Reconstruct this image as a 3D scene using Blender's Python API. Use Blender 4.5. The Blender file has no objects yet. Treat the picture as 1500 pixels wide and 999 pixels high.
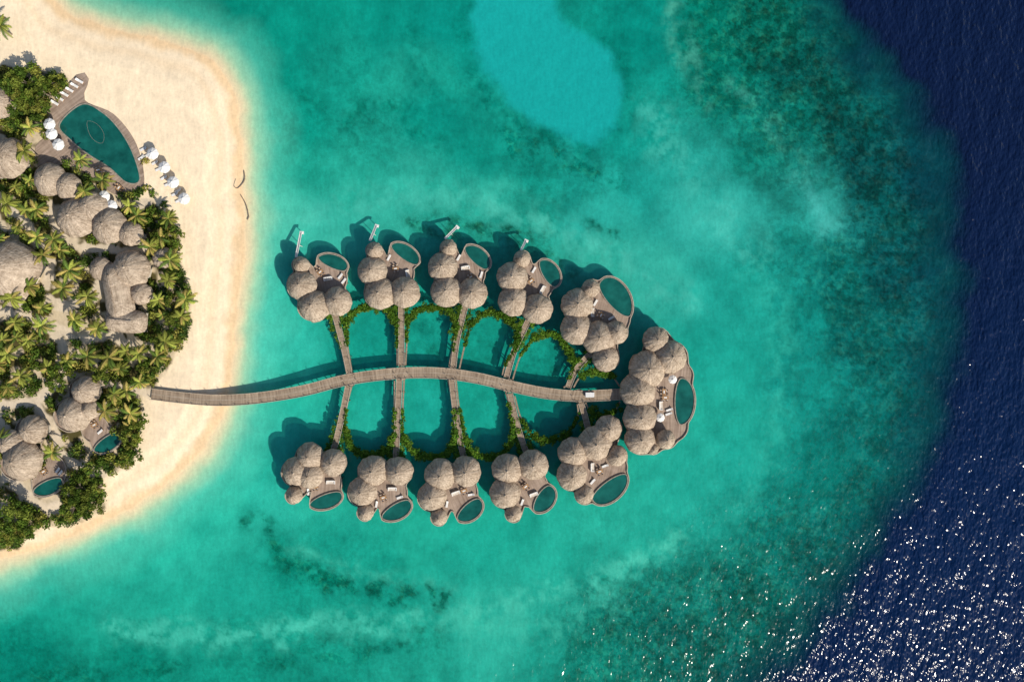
import bpy, math, random
import numpy as np
from mathutils import Vector
random.seed(7); rng=np.random.default_rng(7)
S=0.2; H=205.0
scene=bpy.context.scene
def P(x,y,h=0.0):
    k=S*(H-h)/H
    return ((x-750)*k,(499.5-y)*k,h)
def lin(c):
    c=np.asarray(c,float)/255.0
    return np.where(c<=0.04045,c/12.92,((c+0.055)/1.055)**2.4)
ILL=1.12
def alb(c): return lin(c)/ILL

# ---------------- noise ----------------
TAB=rng.random((256,256))
def vn(x,y,o=0):
    xi=np.floor(x).astype(int); yi=np.floor(y).astype(int)
    fx=x-xi; fy=y-yi
    fx=fx*fx*(3-2*fx); fy=fy*fy*(3-2*fy)
    g=lambda a,b: TAB[(a+o*17)&255,(b+o*31)&255]
    return (g(xi,yi)*(1-fx)+g(xi+1,yi)*fx)*(1-fy)+(g(xi,yi+1)*(1-fx)+g(xi+1,yi+1)*fx)*fy
def fbm(x,y,octv=4,o=0,gain=0.5):
    a=1.0;s=0;t=0
    for i in range(octv):
        s=s+a*vn(x*2**i+i*13.7,y*2**i+i*7.3,o+i); t+=a; a*=gain
    return s/t
def sst(a,b,x):
    t=np.clip((x-a)/(b-a),0,1); return t*t*(3-2*t)
def seg_dist(x,y,pts,closed=False):
    d=np.full(x.shape,1e9)
    n=len(pts)
    for i in range(n if closed else n-1):
        ax,ay=pts[i]; bx,by=pts[(i+1)%n]
        dx,dy=bx-ax,by-ay; L=dx*dx+dy*dy+1e-9
        t=np.clip(((x-ax)*dx+(y-ay)*dy)/L,0,1)
        d=np.minimum(d,np.hypot(x-ax-t*dx,y-ay-t*dy))
    return d
def inside(x,y,pts):
    r=np.zeros(x.shape,bool); n=len(pts)
    for i in range(n):
        ax,ay=pts[i]; bx,by=pts[(i+1)%n]
        if ay==by: continue
        c=((ay>y)!=(by>y))&(x<(bx-ax)*(y-ay)/(by-ay)+ax)
        r^=c
    return r
def sdf(x,y,pts):
    d=seg_dist(x,y,pts,True)
    return np.where(inside(x,y,pts),d,-d)
def catmull(pts,closed=False,step=3.0):
    pts=[np.array(p,float) for p in pts]; n=len(pts); out=[]
    rngi=range(n if closed else n-1)
    for i in rngi:
        if closed: p0,p1,p2,p3=pts[i-1],pts[i],pts[(i+1)%n],pts[(i+2)%n]
        else: p0=pts[max(i-1,0)];p1=pts[i];p2=pts[i+1];p3=pts[min(i+2,n-1)]
        k=max(1,int(np.linalg.norm(p2-p1)/step))
        for j in range(k):
            t=j/k
            out.append(0.5*((2*p1)+(-p0+p2)*t+(2*p0-5*p1+4*p2-p3)*t*t+(-p0+3*p1-3*p2+p3)*t**3))
    if not closed: out.append(pts[-1])
    return [tuple(p) for p in out]

# ---------------- layout (survey plan) ----------------
SHORE=[(40,-60),(75,-6),(110,22),(170,42),(230,56),(290,76),(325,102),(345,140),(354,190),(357,240),(354,285),(361,318),(359,370),(350,440),(345,500),(338,560),(326,610),(300,655),(260,698),(210,733),(150,766),(80,796),(0,822),(-160,850),(-500,800),(-800,500),(-760,100),(-400,-180),(-120,-150)]
SHORE=catmull(SHORE,True,12)
EDGE=[(1120,-400),(1165,-100),(1205,0),(1262,62),(1325,135),(1372,215),(1392,290),(1392,380),(1396,450),(1392,540),(1372,620),(1330,715),(1268,815),(1200,900),(1110,1000),(950,1150),(600,1500),(0,2200),(-30000,2600),(-30000,40000),(60000,40000),(60000,-40000),(-30000,-40000),(-30000,-1500),(200,-1400),(900,-900)]
VEG=[(-40,80),(0,98),(40,100),(98,112),(118,160),(160,240),(205,262),(212,290),(245,308),(266,340),(270,400),(284,440),(280,480),(258,520),(238,556),(212,590),(206,640),(196,684),(150,690),(158,745),(100,770),(60,770),(30,800),(0,806),(-200,800),(-500,700),(-650,400),(-500,50),(-200,0)]
PATHS=[([(-40,240),(0,285),(25,312),(60,345),(78,385),(70,420)],7),([(75,440),(105,450),(140,435),(155,415)],7),
 ([(-60,592),(0,592),(40,588),(75,575),(95,545),(90,500),(60,470),(0,455)],7),([(80,480),(130,497),(175,492),(210,520)],6),
 ([(60,596),(80,625),(92,660),(120,685),(150,690)],8),([(0,612),(18,650),(20,700),(60,740),(90,745)],9),([(75,300),(80,330),(130,365),(215,365)],6),([(160,300),(215,300)],8),([(222,578),(150,560),(95,545)],6)]
POOL=catmull([(120,153),(150,165),(175,190),(195,225),(205,264),(186,268),(160,246),(130,227),(105,207),(87,183)],True,4)
PDECK=[(66,172),(112,110),(130,116),(124,147),(167,168),(200,212),(211,268),(192,288),(165,284),(138,262),(100,240),(60,250),(52,215),(74,195)]
BUILD=[(70,262,24),(98,270,18),(108,318,30),(132,302,22),(157,330,26),(189,342,18),(8,232,28),(20,398,46),(145,393,17),(188,392,29),(205,430,17),(172,440,36),(178,470,30),(237,377,15),(122,573,20),(105,608,27),(45,630,21),(28,675,29),(-4,150,20),(157,647,20),(140,625,22),(72,708,22),(85,685,20)]

# ---------------- terrain + colours ----------------
CP=[ # x,y,r,g,b,coral
(220,10,5,150,128,.15),(330,20,5,148,128,.15),(450,20,8,158,138,.1),(560,20,10,160,142,.1),(640,40,8,160,145,.1),
(400,80,8,160,140,.1),(500,100,20,165,145,.25),(600,110,30,170,150,.2),(440,170,10,160,140,.25),(540,190,28,168,148,.35),(640,190,10,155,138,.2),
(430,240,30,172,150,.2),(500,260,40,180,158,.1),(600,270,48,182,162,.1),(700,230,12,158,140,.2),(700,290,50,184,164,.1),(780,250,20,160,142,.35),
(400,300,60,190,168,0),(480,330,60,190,170,0),(570,320,55,186,166,.05),(660,320,40,175,155,.2),(760,330,35,170,150,.3),
(850,260,25,160,145,.35),(950,60,5,150,135,.15),(960,120,15,158,142,.2),(930,200,15,160,145,.2),(950,280,30,172,158,.15),(880,330,45,180,165,.1),
(1040,60,2,132,112,.6),(1060,130,2,130,112,.65),(1120,60,4,112,96,.9),(1180,100,5,100,92,.9),(1150,170,5,122,108,.8),(1230,180,5,98,92,.9),(1100,220,15,145,128,.5),
(1050,230,40,174,160,.15),(1080,300,52,184,170,.05),(1000,320,52,182,168,.05),(1170,250,28,148,135,.5),(1280,230,4,92,92,.9),(1210,310,50,172,160,.2),(1290,300,5,100,98,.9),(1350,260,5,82,90,.8),
(1150,370,20,150,138,.45),(1230,400,8,122,114,.7),(1330,400,4,95,98,.85),(1100,430,28,168,152,.15),(1040,440,35,176,160,.05),(950,400,56,186,168,0),(1180,480,15,150,138,.4),(1280,500,6,118,112,.65),(1350,520,4,98,100,.7),
(1090,540,30,176,158,.05),(1060,600,35,180,160,.05),(1180,580,18,155,142,.3),(1270,620,8,128,120,.55),(1330,620,4,105,104,.65),(1100,680,30,174,156,.1),(1200,700,10,140,128,.4),(1270,740,5,115,108,.6),
(1000,700,38,182,162,0),(1050,780,30,168,150,.2),(1130,790,10,132,120,.6),(1200,830,5,112,106,.7),(1000,860,20,140,125,.6),(1100,880,6,115,104,.8),(930,920,12,130,115,.75),(1020,960,8,112,102,.8),(870,980,15,140,122,.6),(800,960,28,165,145,.2),
(900,790,40,182,160,.1),(800,820,35,180,158,.05),(700,800,30,178,156,.05),(700,870,40,180,158,.05),(750,930,50,188,166,0),(600,800,35,182,158,.05),(500,800,25,172,150,.2),(520,740,40,186,164,0),(400,740,45,190,168,0),
(420,820,15,160,138,.3),(560,850,22,166,144,.2),(330,780,45,190,166,0),(350,880,30,176,154,.1),(250,820,42,188,164,.05),(250,900,32,178,154,.1),(150,860,38,182,158,.05),(60,870,28,172,150,.1),(100,930,25,170,146,.15),(40,970,5,142,122,.35),(180,985,10,150,128,.3),(350,970,18,158,136,.3),(500,960,22,162,140,.3),(600,970,30,170,148,.2),
(420,480,48,192,172,0),(420,600,42,190,168,0),(390,540,55,194,172,0),(550,500,22,168,150,.15),(630,500,25,170,152,.2),(715,510,22,165,146,.25),(790,530,20,160,142,.3),(545,620,35,182,162,.05),(630,620,30,178,160,.05),(715,610,25,172,152,.15),(800,610,18,160,142,.2),(1040,520,28,172,155,.1),(860,380,50,180,160,.1),(950,760,40,186,164,0)]
BANDS=[([(955,170),(1005,245),(1055,305),(1110,370)],30,(80,200,184),.26,0),
([(740,318),(850,348),(930,390),(1000,440)],24,(80,198,180),.30,0),
([(1190,262),(1218,322),(1225,340)],20,(70,186,176),.42,.1),
([(990,10),(1008,90),(1040,150)],13,(75,180,158),.42,.1),
([(1080,120),(1140,190),(1180,250)],11,(60,160,142),.4,.4),
([(1120,390),(1150,470),(1150,560),(1130,660),(1080,740)],24,(50,185,165),.3,.05),
([(160,930),(400,927),(600,914),(750,888),(880,848),(1000,790)],17,(74,202,178),.5,0),
([(660,915),(820,930),(900,880)],20,(66,194,170),.35,0),
([(430,800),(560,850),(660,872)],12,(65,192,168),.45,0),
([(400,330),(480,300),(600,292),(720,305),(800,330)],22,(76,198,178),.32,0),
([(372,760),(420,820),(470,850)],18,(4,135,112),.6,.7),
([(480,852),(560,868),(640,886)],14,(2,128,106),.7,.8),
([(390,960),(560,952),(650,930)],14,(8,140,118),.5,.6),
([(60,985),(250,985)],16,(4,132,110),.5,.6),
([(684,20),(696,110),(752,176),(850,218),(914,180),(924,110),(880,50)],13,(4,138,122),.5,.4),
([(740,196),(810,236),(900,258)],16,(4,135,118),.6,.7),
([(600,330),(700,336),(800,356),(840,390)],13,(20,135,115),.5,.9),
([(420,110),(500,180),(560,150),(650,215)],14,(8,146,126),.4,.5),
([(860,330),(900,350)],10,(10,140,122),.5,.7),
([(600,30),(620,120),(600,180)],20,(5,145,128),.4,.3),
([(620,470),(640,520)],16,(15,140,122),.35,.6),([(700,480),(720,520)],14,(15,140,122),.35,.6),([(790,500),(810,545)],16,(12,135,118),.4,.6)]
HOLE=catmull([(705,-30),(694,40),(708,100),(748,150),(800,186),(860,206),(896,184),(910,140),(902,92),(862,50),(822,18),(800,-30)],True,8)
edgepoly=EDGE
SEA=0.92
def field(px,py):
    wx=px+ (fbm(px/70,py/70,4,1)-.5)*60+(fbm(px/14,py/14,3,2)-.5)*14
    wy=py+ (fbm(px/70,py/70,4,5)-.5)*60+(fbm(px/14,py/14,3,7)-.5)*14
    num=[0,0,0,0]; den=0
    for c in CP:
        d2=(wx-c[0])**2+(wy-c[1])**2
        w=1.0/(d2+900.0)**2.2*1e6
        den=den+w
        l=alb(c[2:5])
        for k in range(3): num[k]=num[k]+w*l[k]
        num[3]=num[3]+w*c[5]
    r,g,b,co=[n/den for n in num]
    def mix(m,c,cc=None):
        nonlocal r,g,b,co
        l=alb(c) 
        r=r+(l[0]-r)*m; g=g+(l[1]-g)*m; b=b+(l[2]-b)*m
        if cc is not None: co=co+(cc-co)*m
    bx=px+(fbm(px/38,py/38,5,11,.6)-.5)*54; by=py+(fbm(px/38,py/38,5,15,.6)-.5)*54
    brk=2.0*sst(.32,.68,fbm(px/17,py/17,5,21,.68))
    for pts,w,c,s,cc in BANDS:
        d=seg_dist(bx,by,catmull(pts,False,40))
        mix(np.clip(np.exp(-(d/w)**2)*s*brk,0,.85),c,cc)
    n=fbm(px/30,py/30,5,41,.6)
    k=1+(n-.5)*(0.5+0.8*co); 
    r=r*k*(1+(n-.5)*.5);g=g*k;b=b*k
    m=sst(.50,.57,fbm(px/11,py/11,5,46,.66))*np.clip(co*1.1,0,1)
    k=1-.42*m; r=r*(1-.4*m); g=g*k; b=b*(1-.47*m)
    m=sst(.56,.62,fbm(px/7,py/7,4,48,.62))*sst(.3,.7,co)
    k=1+.35*m; r=(r+.006*m)*k; g=g*k; b=b*(1+.25*m)
    hx=px+(fbm(px/25,py/25,4,31)-.5)*24; hy=py+(fbm(px/25,py/25,4,33)-.5)*24
    hs=sdf(hx,hy,HOLE)
    mix(sst(-12,10,hs)*0.88,(26,180,176),0.0)
    n2=fbm((px+py)/9,(px-py)/26,3,44); k=SEA*(1+(n2-.5)*.14); r*=k;g*=k;b*=k
    ex=px+(fbm(px/45,py/45,5,51)-.5)*56; ey=py+(fbm(px/45,py/45,5,53)-.5)*56
    es=sdf(ex,ey,edgepoly)
    m1=sst(-66,8,es)*0.75; m2=sst(-18,30,es)
    mix(m1,(3,72,88),.45)
    t=sst(100,900,py)
    navy=(1-t)[...,None]*alb((12,30,66))+t[...,None]*alb((5,36,78))
    r=r+(navy[...,0]-r)*m2; g=g+(navy[...,1]-g)*m2; b=b+(navy[...,2]-b)*m2; co=co*(1-m2)
    sx=px+(fbm(px/22,py/22,3,61)-.5)*9; sy=py+(fbm(px/22,py/22,3,63)-.5)*9
    sd=sdf(sx,sy,SHORE)
    wide=0.75+0.6*fbm(px/60,py/60,2,66)
    q=-sd/wide
    mix((1-sst(10,90,q))*.75,(96,202,176),0)
    mix((1-sst(4,46,q))*.92,(172,208,170),0)
    mix((1-sst(-3,22,q)),(230,210,172),0)
    L=sst(-2,4,sd)
    mix(L,(230,200,158),0)
    mix(sst(6,22,sd+ (fbm(px/18,py/18,3,71)-.5)*14),(242,222,190),0)
    sn=fbm(px/12,py/12,5,73,.6)
    k=1+(sn-.5)*.22*L; r=r*k;g=g*k;b=b*k
    mix(np.exp(-((sd-30-8*fbm(px/40,py/40,2,75))/7)**2)*.35,(228,198,158))
    vx=px+(fbm(px/12,py/12,3,81)-.5)*14; vy=py+(fbm(px/12,py/12,3,83)-.5)*14
    vs=sdf(vx,vy,VEG)
    gm=sst(-3,5,vs)*(0.35+0.7*sst(.38,.6,fbm(px/14,py/14,3,85)))
    mix(np.clip(gm,0,1),(84,78,48),0)
    pm=np.zeros(px.shape)
    for pts,w in PATHS:
        d=seg_dist(vx,vy,catmull(pts,False,15)); pm=np.maximum(pm,1-sst(w-1.5,w+2.5,d))
    mix(pm*.9,(218,202,178),0)
    return np.clip(r,0,1),np.clip(g,0,1),np.clip(b,0,1),np.clip(co,0,1),sd,es
def axis(a,b,step):
    core=np.arange(a,b+step,step); o=[];d=step*3;x=b+step
    while x<30000: o.append(x+d); x+=d; d*=1.35
    l=[];d=step*3;x=a
    while x>-30000: l.append(x-d); x-=d; d*=1.35
    return np.array(l[::-1]+list(core)+o)
def height(sd,es):
    sm=sd*S
    z=np.where(sm>0,np.minimum(1.2,sm*.11),-np.minimum(1.7,-sm*.085))
    return z-6.5*sst(-10,160,es)
def grid_mesh(name,xs,ys,z,rgba,mat,wave=None):
    nx,ny=len(xs),len(ys)
    X,Y=np.meshgrid((xs-750)*S,(499.5-ys)*S)
    co=np.stack([X,Y,z],-1).reshape(-1,3).astype(np.float32)
    me=bpy.data.meshes.new(name); me.vertices.add(nx*ny); me.vertices.foreach_set('co',co.ravel())
    i=np.arange((ny-1)*(nx-1)); a=(i//(nx-1))*nx+i%(nx-1)
    q=np.stack([a,a+nx,a+nx+1,a+1],-1).astype(np.int32)
    me.loops.add(q.size); me.loops.foreach_set('vertex_index',q.ravel())
    me.polygons.add(len(q)); me.polygons.foreach_set('loop_start',np.arange(0,q.size,4,dtype=np.int32)); me.polygons.foreach_set('loop_total',np.full(len(q),4,np.int32))
    me.update(calc_edges=True)
    me.polygons.foreach_set('use_smooth',np.ones(len(q),bool))
    at=me.color_attributes.new('Col','FLOAT_COLOR','POINT'); at.data.foreach_set('color',rgba.reshape(-1).astype(np.float32))
    if wave is not None:
        at=me.attributes.new('Wave','FLOAT','POINT'); at.data.foreach_set('value',wave.reshape(-1).astype(np.float32))
    me.materials.append(mat); o=bpy.data.objects.new(name,me); scene.collection.objects.link(o); return o

# ---------------- materials ----------------
def newmat(name):
    m=bpy.data.materials.new(name); m.use_nodes=True; nt=m.node_tree; nt.nodes.clear()
    out=nt.nodes.new('ShaderNodeOutputMaterial'); return m,nt,out
def N(nt,t,**k):
    n=nt.nodes.new(t)
    for a,b in k.items():
        setattr(n,a,b)
    return n
def noise(nt,vec,scale,detail=3,rough=.5,mapscale=None,rot=0):
    if mapscale is not None:
        mp=N(nt,'ShaderNodeMapping'); mp.inputs['Scale'].default_value=mapscale; mp.inputs['Rotation'].default_value=(0,0,rot)
        nt.links.new(vec,mp.inputs['Vector']); vec=mp.outputs['Vector']
    n=N(nt,'ShaderNodeTexNoise'); n.inputs['Scale'].default_value=scale; n.inputs['Detail'].default_value=detail; n.inputs['Roughness'].default_value=rough
    nt.links.new(vec,n.inputs['Vector']); return n.outputs['Fac']
def mrange(nt,v,a,b,c,d):
    n=N(nt,'ShaderNodeMapRange'); nt.links.new(v,n.inputs['Value'])
    for k,x in zip(('From Min','From Max','To Min','To Max'),(a,b,c,d)): n.inputs[k].default_value=x
    return n.outputs['Result']
def mth(nt,op,a,b):
    n=N(nt,'ShaderNodeMath',operation=op)
    for i,x in enumerate((a,b)):
        if isinstance(x,(int,float)): n.inputs[i].default_value=x
        else: nt.links.new(x,n.inputs[i])
    return n.outputs[0]
def scalecol(nt,col,f):
    n=N(nt,'ShaderNodeVectorMath',operation='SCALE'); nt.links.new(col,n.inputs[0]); nt.links.new(f,n.inputs['Scale']); return n.outputs[0]
def mixcol(nt,f,a,b):
    n=N(nt,'ShaderNodeMix',data_type='RGBA')
    for s,x in ((n.inputs[0],f),(n.inputs[6],a),(n.inputs[7],b)):
        if isinstance(x,(int,float,tuple)): s.default_value=x if not isinstance(x,tuple) else (*x[:3],1)
        else: nt.links.new(x,s)
    return n.outputs[2]
def simple(name,c1,c2,scale=1.0,rough=.7,coord='pos',mapscale=None,bump=0,detail=4,spec=.3,lo=.35,hi=.65,bdist=.05):
    m,nt,out=newmat(name)
    b=N(nt,'ShaderNodeBsdfPrincipled'); b.inputs['Roughness'].default_value=rough; b.inputs['Specular IOR Level'].default_value=spec
    if coord=='pos': v=N(nt,'ShaderNodeNewGeometry').outputs['Position']
    elif coord=='uv': v=N(nt,'ShaderNodeTexCoord').outputs['UV']
    else: v=N(nt,'ShaderNodeTexCoord').outputs['Object']
    f=noise(nt,v,scale,detail,.6,mapscale)
    f2=mrange(nt,f,lo,hi,0,1)
    nt.links.new(mixcol(nt,f2,tuple(c1),tuple(c2)),b.inputs['Base Color'])
    if bump:
        bp=N(nt,'ShaderNodeBump'); bp.inputs['Strength'].default_value=bump; bp.inputs['Distance'].default_value=bdist
        nt.links.new(f,bp.inputs['Height']); nt.links.new(bp.outputs[0],b.inputs['Normal'])
    nt.links.new(b.outputs[0],out.inputs[0]); return m

# terrain
mt,nt,out=newmat('sand_and_seabed')
b=N(nt,'ShaderNodeBsdfDiffuse')
at=N(nt,'ShaderNodeAttribute',attribute_name='Col'); pos=N(nt,'ShaderNodeNewGeometry').outputs['Position']
s1=mrange(nt,noise(nt,pos,.6,6,.78),.47,.57,0,1)
s=mth(nt,'MULTIPLY',s1,at.outputs['Alpha'])
k=mth(nt,'SUBTRACT',1.16,mth(nt,'MULTIPLY',s,.66))
fine=mrange(nt,noise(nt,pos,1.3,3,.7),.3,.7,.92,1.08)
rip=mrange(nt,noise(nt,pos,1.1,2,.6,(1,.28,1),math.radians(28)),.3,.7,.93,1.07)
nt.links.new(scalecol(nt,at.outputs['Color'],mth(nt,'MULTIPLY',mth(nt,'MULTIPLY',k,fine),rip)),b.inputs['Color'])
nt.links.new(b.outputs[0],out.inputs[0])
# sea water
mw,nt,out=newmat('sea_water')
at=N(nt,'ShaderNodeAttribute',attribute_name='Col'); geo=N(nt,'ShaderNodeNewGeometry'); pos=geo.outputs['Position']
wv=N(nt,'ShaderNodeAttribute',attribute_name='Wave').outputs['Fac']
w1=noise(nt,pos,.26,0,.5,(1,.5,1),math.radians(35))
w2=noise(nt,pos,.86,1.3,.5,(1,.55,1),math.radians(50))
hgt=mth(nt,'ADD',mth(nt,'MULTIPLY',w1,1.1),mth(nt,'MULTIPLY',w2,.95))
hh=mth(nt,'MULTIPLY',hgt,wv)
bp=N(nt,'ShaderNodeBump'); bp.inputs['Strength'].default_value=1; bp.inputs['Distance'].default_value=1.0
nt.links.new(hh,bp.inputs['Height'])
df=N(nt,'ShaderNodeBsdfDiffuse'); nt.links.new(at.outputs['Color'],df.inputs['Color']); nt.links.new(bp.outputs[0],df.inputs['Normal'])
tr=N(nt,'ShaderNodeBsdfTransparent')
mx=N(nt,'ShaderNodeMixShader'); nt.links.new(at.outputs['Alpha'],mx.inputs[0]); nt.links.new(tr.outputs[0],mx.inputs[1]); nt.links.new(df.outputs[0],mx.inputs[2])
gl=N(nt,'ShaderNodeBsdfGlossy'); gl.inputs['Roughness'].default_value=.15; nt.links.new(bp.outputs[0],gl.inputs['Normal'])
# Schlick reflectance of the air/water surface
dt=N(nt,'ShaderNodeVectorMath',operation='DOT_PRODUCT'); nt.links.new(bp.outputs[0],dt.inputs[0]); nt.links.new(geo.outputs['Incoming'],dt.inputs[1])
ab=mth(nt,'ABSOLUTE',dt.outputs['Value'],0.0)
sch=mth(nt,'ADD',mth(nt,'MULTIPLY',mth(nt,'POWER',mth(nt,'SUBTRACT',1.0,ab),5.0),.98),.02)
mx2=N(nt,'ShaderNodeMixShader'); nt.links.new(sch,mx2.inputs[0]); nt.links.new(mx.outputs[0],mx2.inputs[1]); nt.links.new(gl.outputs[0],mx2.inputs[2])
nt.links.new(mx2.outputs[0],out.inputs[0])

xs=axis(-60,1560,1.8); ys=axis(-60,1060,1.8)
X,Y=np.meshgrid(xs,ys)
r,g,b_,co,sd,es=field(X,Y)
grid_mesh('ground',xs,ys,height(sd,es),np.stack([r,g,b_,co],-1),mt)
xs2=axis(-60,1560,4.5); ys2=axis(-60,1060,4.5); X,Y=np.meshgrid(xs2,ys2)
r,g,b_,co,sd,es=field(X,Y)
turb=0.02+0.10*sst(0,90,-sd)+0.80*sst(-50,50,es)
wave=.07*sst(0,80,-sd)+.03+.34*sst(-430,-40,es+.30*(Y-500))+.26*sst(-60,40,es)
grid_mesh('sea_water',xs2,ys2,np.zeros(X.shape),np.stack([r,g,b_,turb],-1),mw,wave)

M={}
mth_,nt,out=newmat('palm_thatch')
b=N(nt,'ShaderNodeBsdfDiffuse')
uv=N(nt,'ShaderNodeTexCoord').outputs['UV']; pos=N(nt,'ShaderNodeNewGeometry').outputs['Position']
f=noise(nt,uv,1,4,.7,(1.7,.45,1)); f2=noise(nt,pos,.35,3,.6); f3=noise(nt,uv,1,2,.5,(.3,2.2,1)); f4=noise(nt,pos,1.9,3,.7)
ff=mrange(nt,mth(nt,'ADD',mth(nt,'ADD',mth(nt,'MULTIPLY',f,.4),mth(nt,'MULTIPLY',f2,.2)),mth(nt,'ADD',mth(nt,'MULTIPLY',f3,.15),mth(nt,'MULTIPLY',f4,.25))),.40,.60,0,1)
nt.links.new(mixcol(nt,ff,(.22,.165,.118),(.62,.51,.395)),b.inputs['Color'])
bp=N(nt,'ShaderNodeBump'); bp.inputs['Strength'].default_value=1; bp.inputs['Distance'].default_value=.34
nt.links.new(mth(nt,'ADD',mth(nt,'ADD',f,mth(nt,'MULTIPLY',f3,.5)),mth(nt,'MULTIPLY',f4,.6)),bp.inputs['Height']); nt.links.new(bp.outputs[0],b.inputs['Normal']); nt.links.new(b.outputs[0],out.inputs[0])
M['thatch']=mth_
def woodmat(name,c1,c2):
    m,nt,out=newmat(name)
    b=N(nt,'ShaderNodeBsdfPrincipled'); b.inputs['Roughness'].default_value=.8; b.inputs['Specular IOR Level'].default_value=.2
    uv=N(nt,'ShaderNodeTexCoord').outputs['UV']
    f=noise(nt,uv,1,2,.6,(2.0,.12,1)); f2=noise(nt,uv,1,3,.6,(.12,.5,1))
    ff=mrange(nt,mth(nt,'ADD',mth(nt,'MULTIPLY',f,.6),mth(nt,'MULTIPLY',f2,.4)),.34,.66,0,1)
    nt.links.new(mixcol(nt,ff,c1,c2),b.inputs['Base Color']); nt.links.new(b.outputs[0],out.inputs[0]); return m
M['wood']=woodmat('weathered_decking',(.18,.13,.09),(.46,.36,.26))
M['deck']=woodmat('villa_decking',(.22,.16,.12),(.46,.355,.28))
M['kerb']=simple('pale_timber',(.32,.26,.2),(.52,.44,.35),1.5)
M['pile']=simple('timber_pile',(.13,.10,.08),(.25,.2,.16),1.0)
M['wall']=simple('rendered_wall',(.5,.45,.38),(.65,.6,.52),.8)
M['glass']=simple('dark_window',(.02,.03,.035),(.04,.05,.06),.5,rough=.1,spec=.6)
M['white']=simple('white_fabric',(.74,.73,.70),(.84,.83,.81),1.2,rough=.8)
M['paint']=simple('white_paint',(.72,.71,.68),(.82,.81,.78),1.2,rough=.4)
M['teak']=simple('teak',(.30,.17,.08),(.45,.27,.13),2)
M['cush']=simple('beige_cushion',(.55,.48,.40),(.68,.62,.54),2)
M['rim']=simple('pool_rim_stone',(.22,.195,.155),(.38,.34,.28),1.2)
M['pool']=simple('pool_water',(.003,.065,.055),(.010,.145,.12),.28,rough=.06,spec=.5,bump=.3,lo=.3,hi=.7,bdist=.04)
M['black']=simple('black_rubber',(.02,.02,.02),(.04,.04,.04),2)
M['purple']=simple('seat_fabric',(.25,.22,.35),(.32,.28,.42),2)
M['bark']=simple('bark',(.14,.11,.085),(.26,.21,.16),2.5,mapscale=(1,1,3))
def leafmat(name):
    m,nt,out=newmat(name)
    at=N(nt,'ShaderNodeAttribute',attribute_name='Col')
    oi=N(nt,'ShaderNodeObjectInfo').outputs['Random']
    c=scalecol(nt,at.outputs['Color'],mrange(nt,oi,0,1,.8,1.25))
    b=N(nt,'ShaderNodeBsdfDiffuse'); nt.links.new(c,b.inputs['Color'])
    t=N(nt,'ShaderNodeBsdfTranslucent'); nt.links.new(c,t.inputs['Color'])
    mx=N(nt,'ShaderNodeMixShader'); mx.inputs[0].default_value=.3
    nt.links.new(b.outputs[0],mx.inputs[1]); nt.links.new(t.outputs[0],mx.inputs[2]); nt.links.new(mx.outputs[0],out.inputs[0]); return m
M['leaf']=leafmat('foliage')

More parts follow.
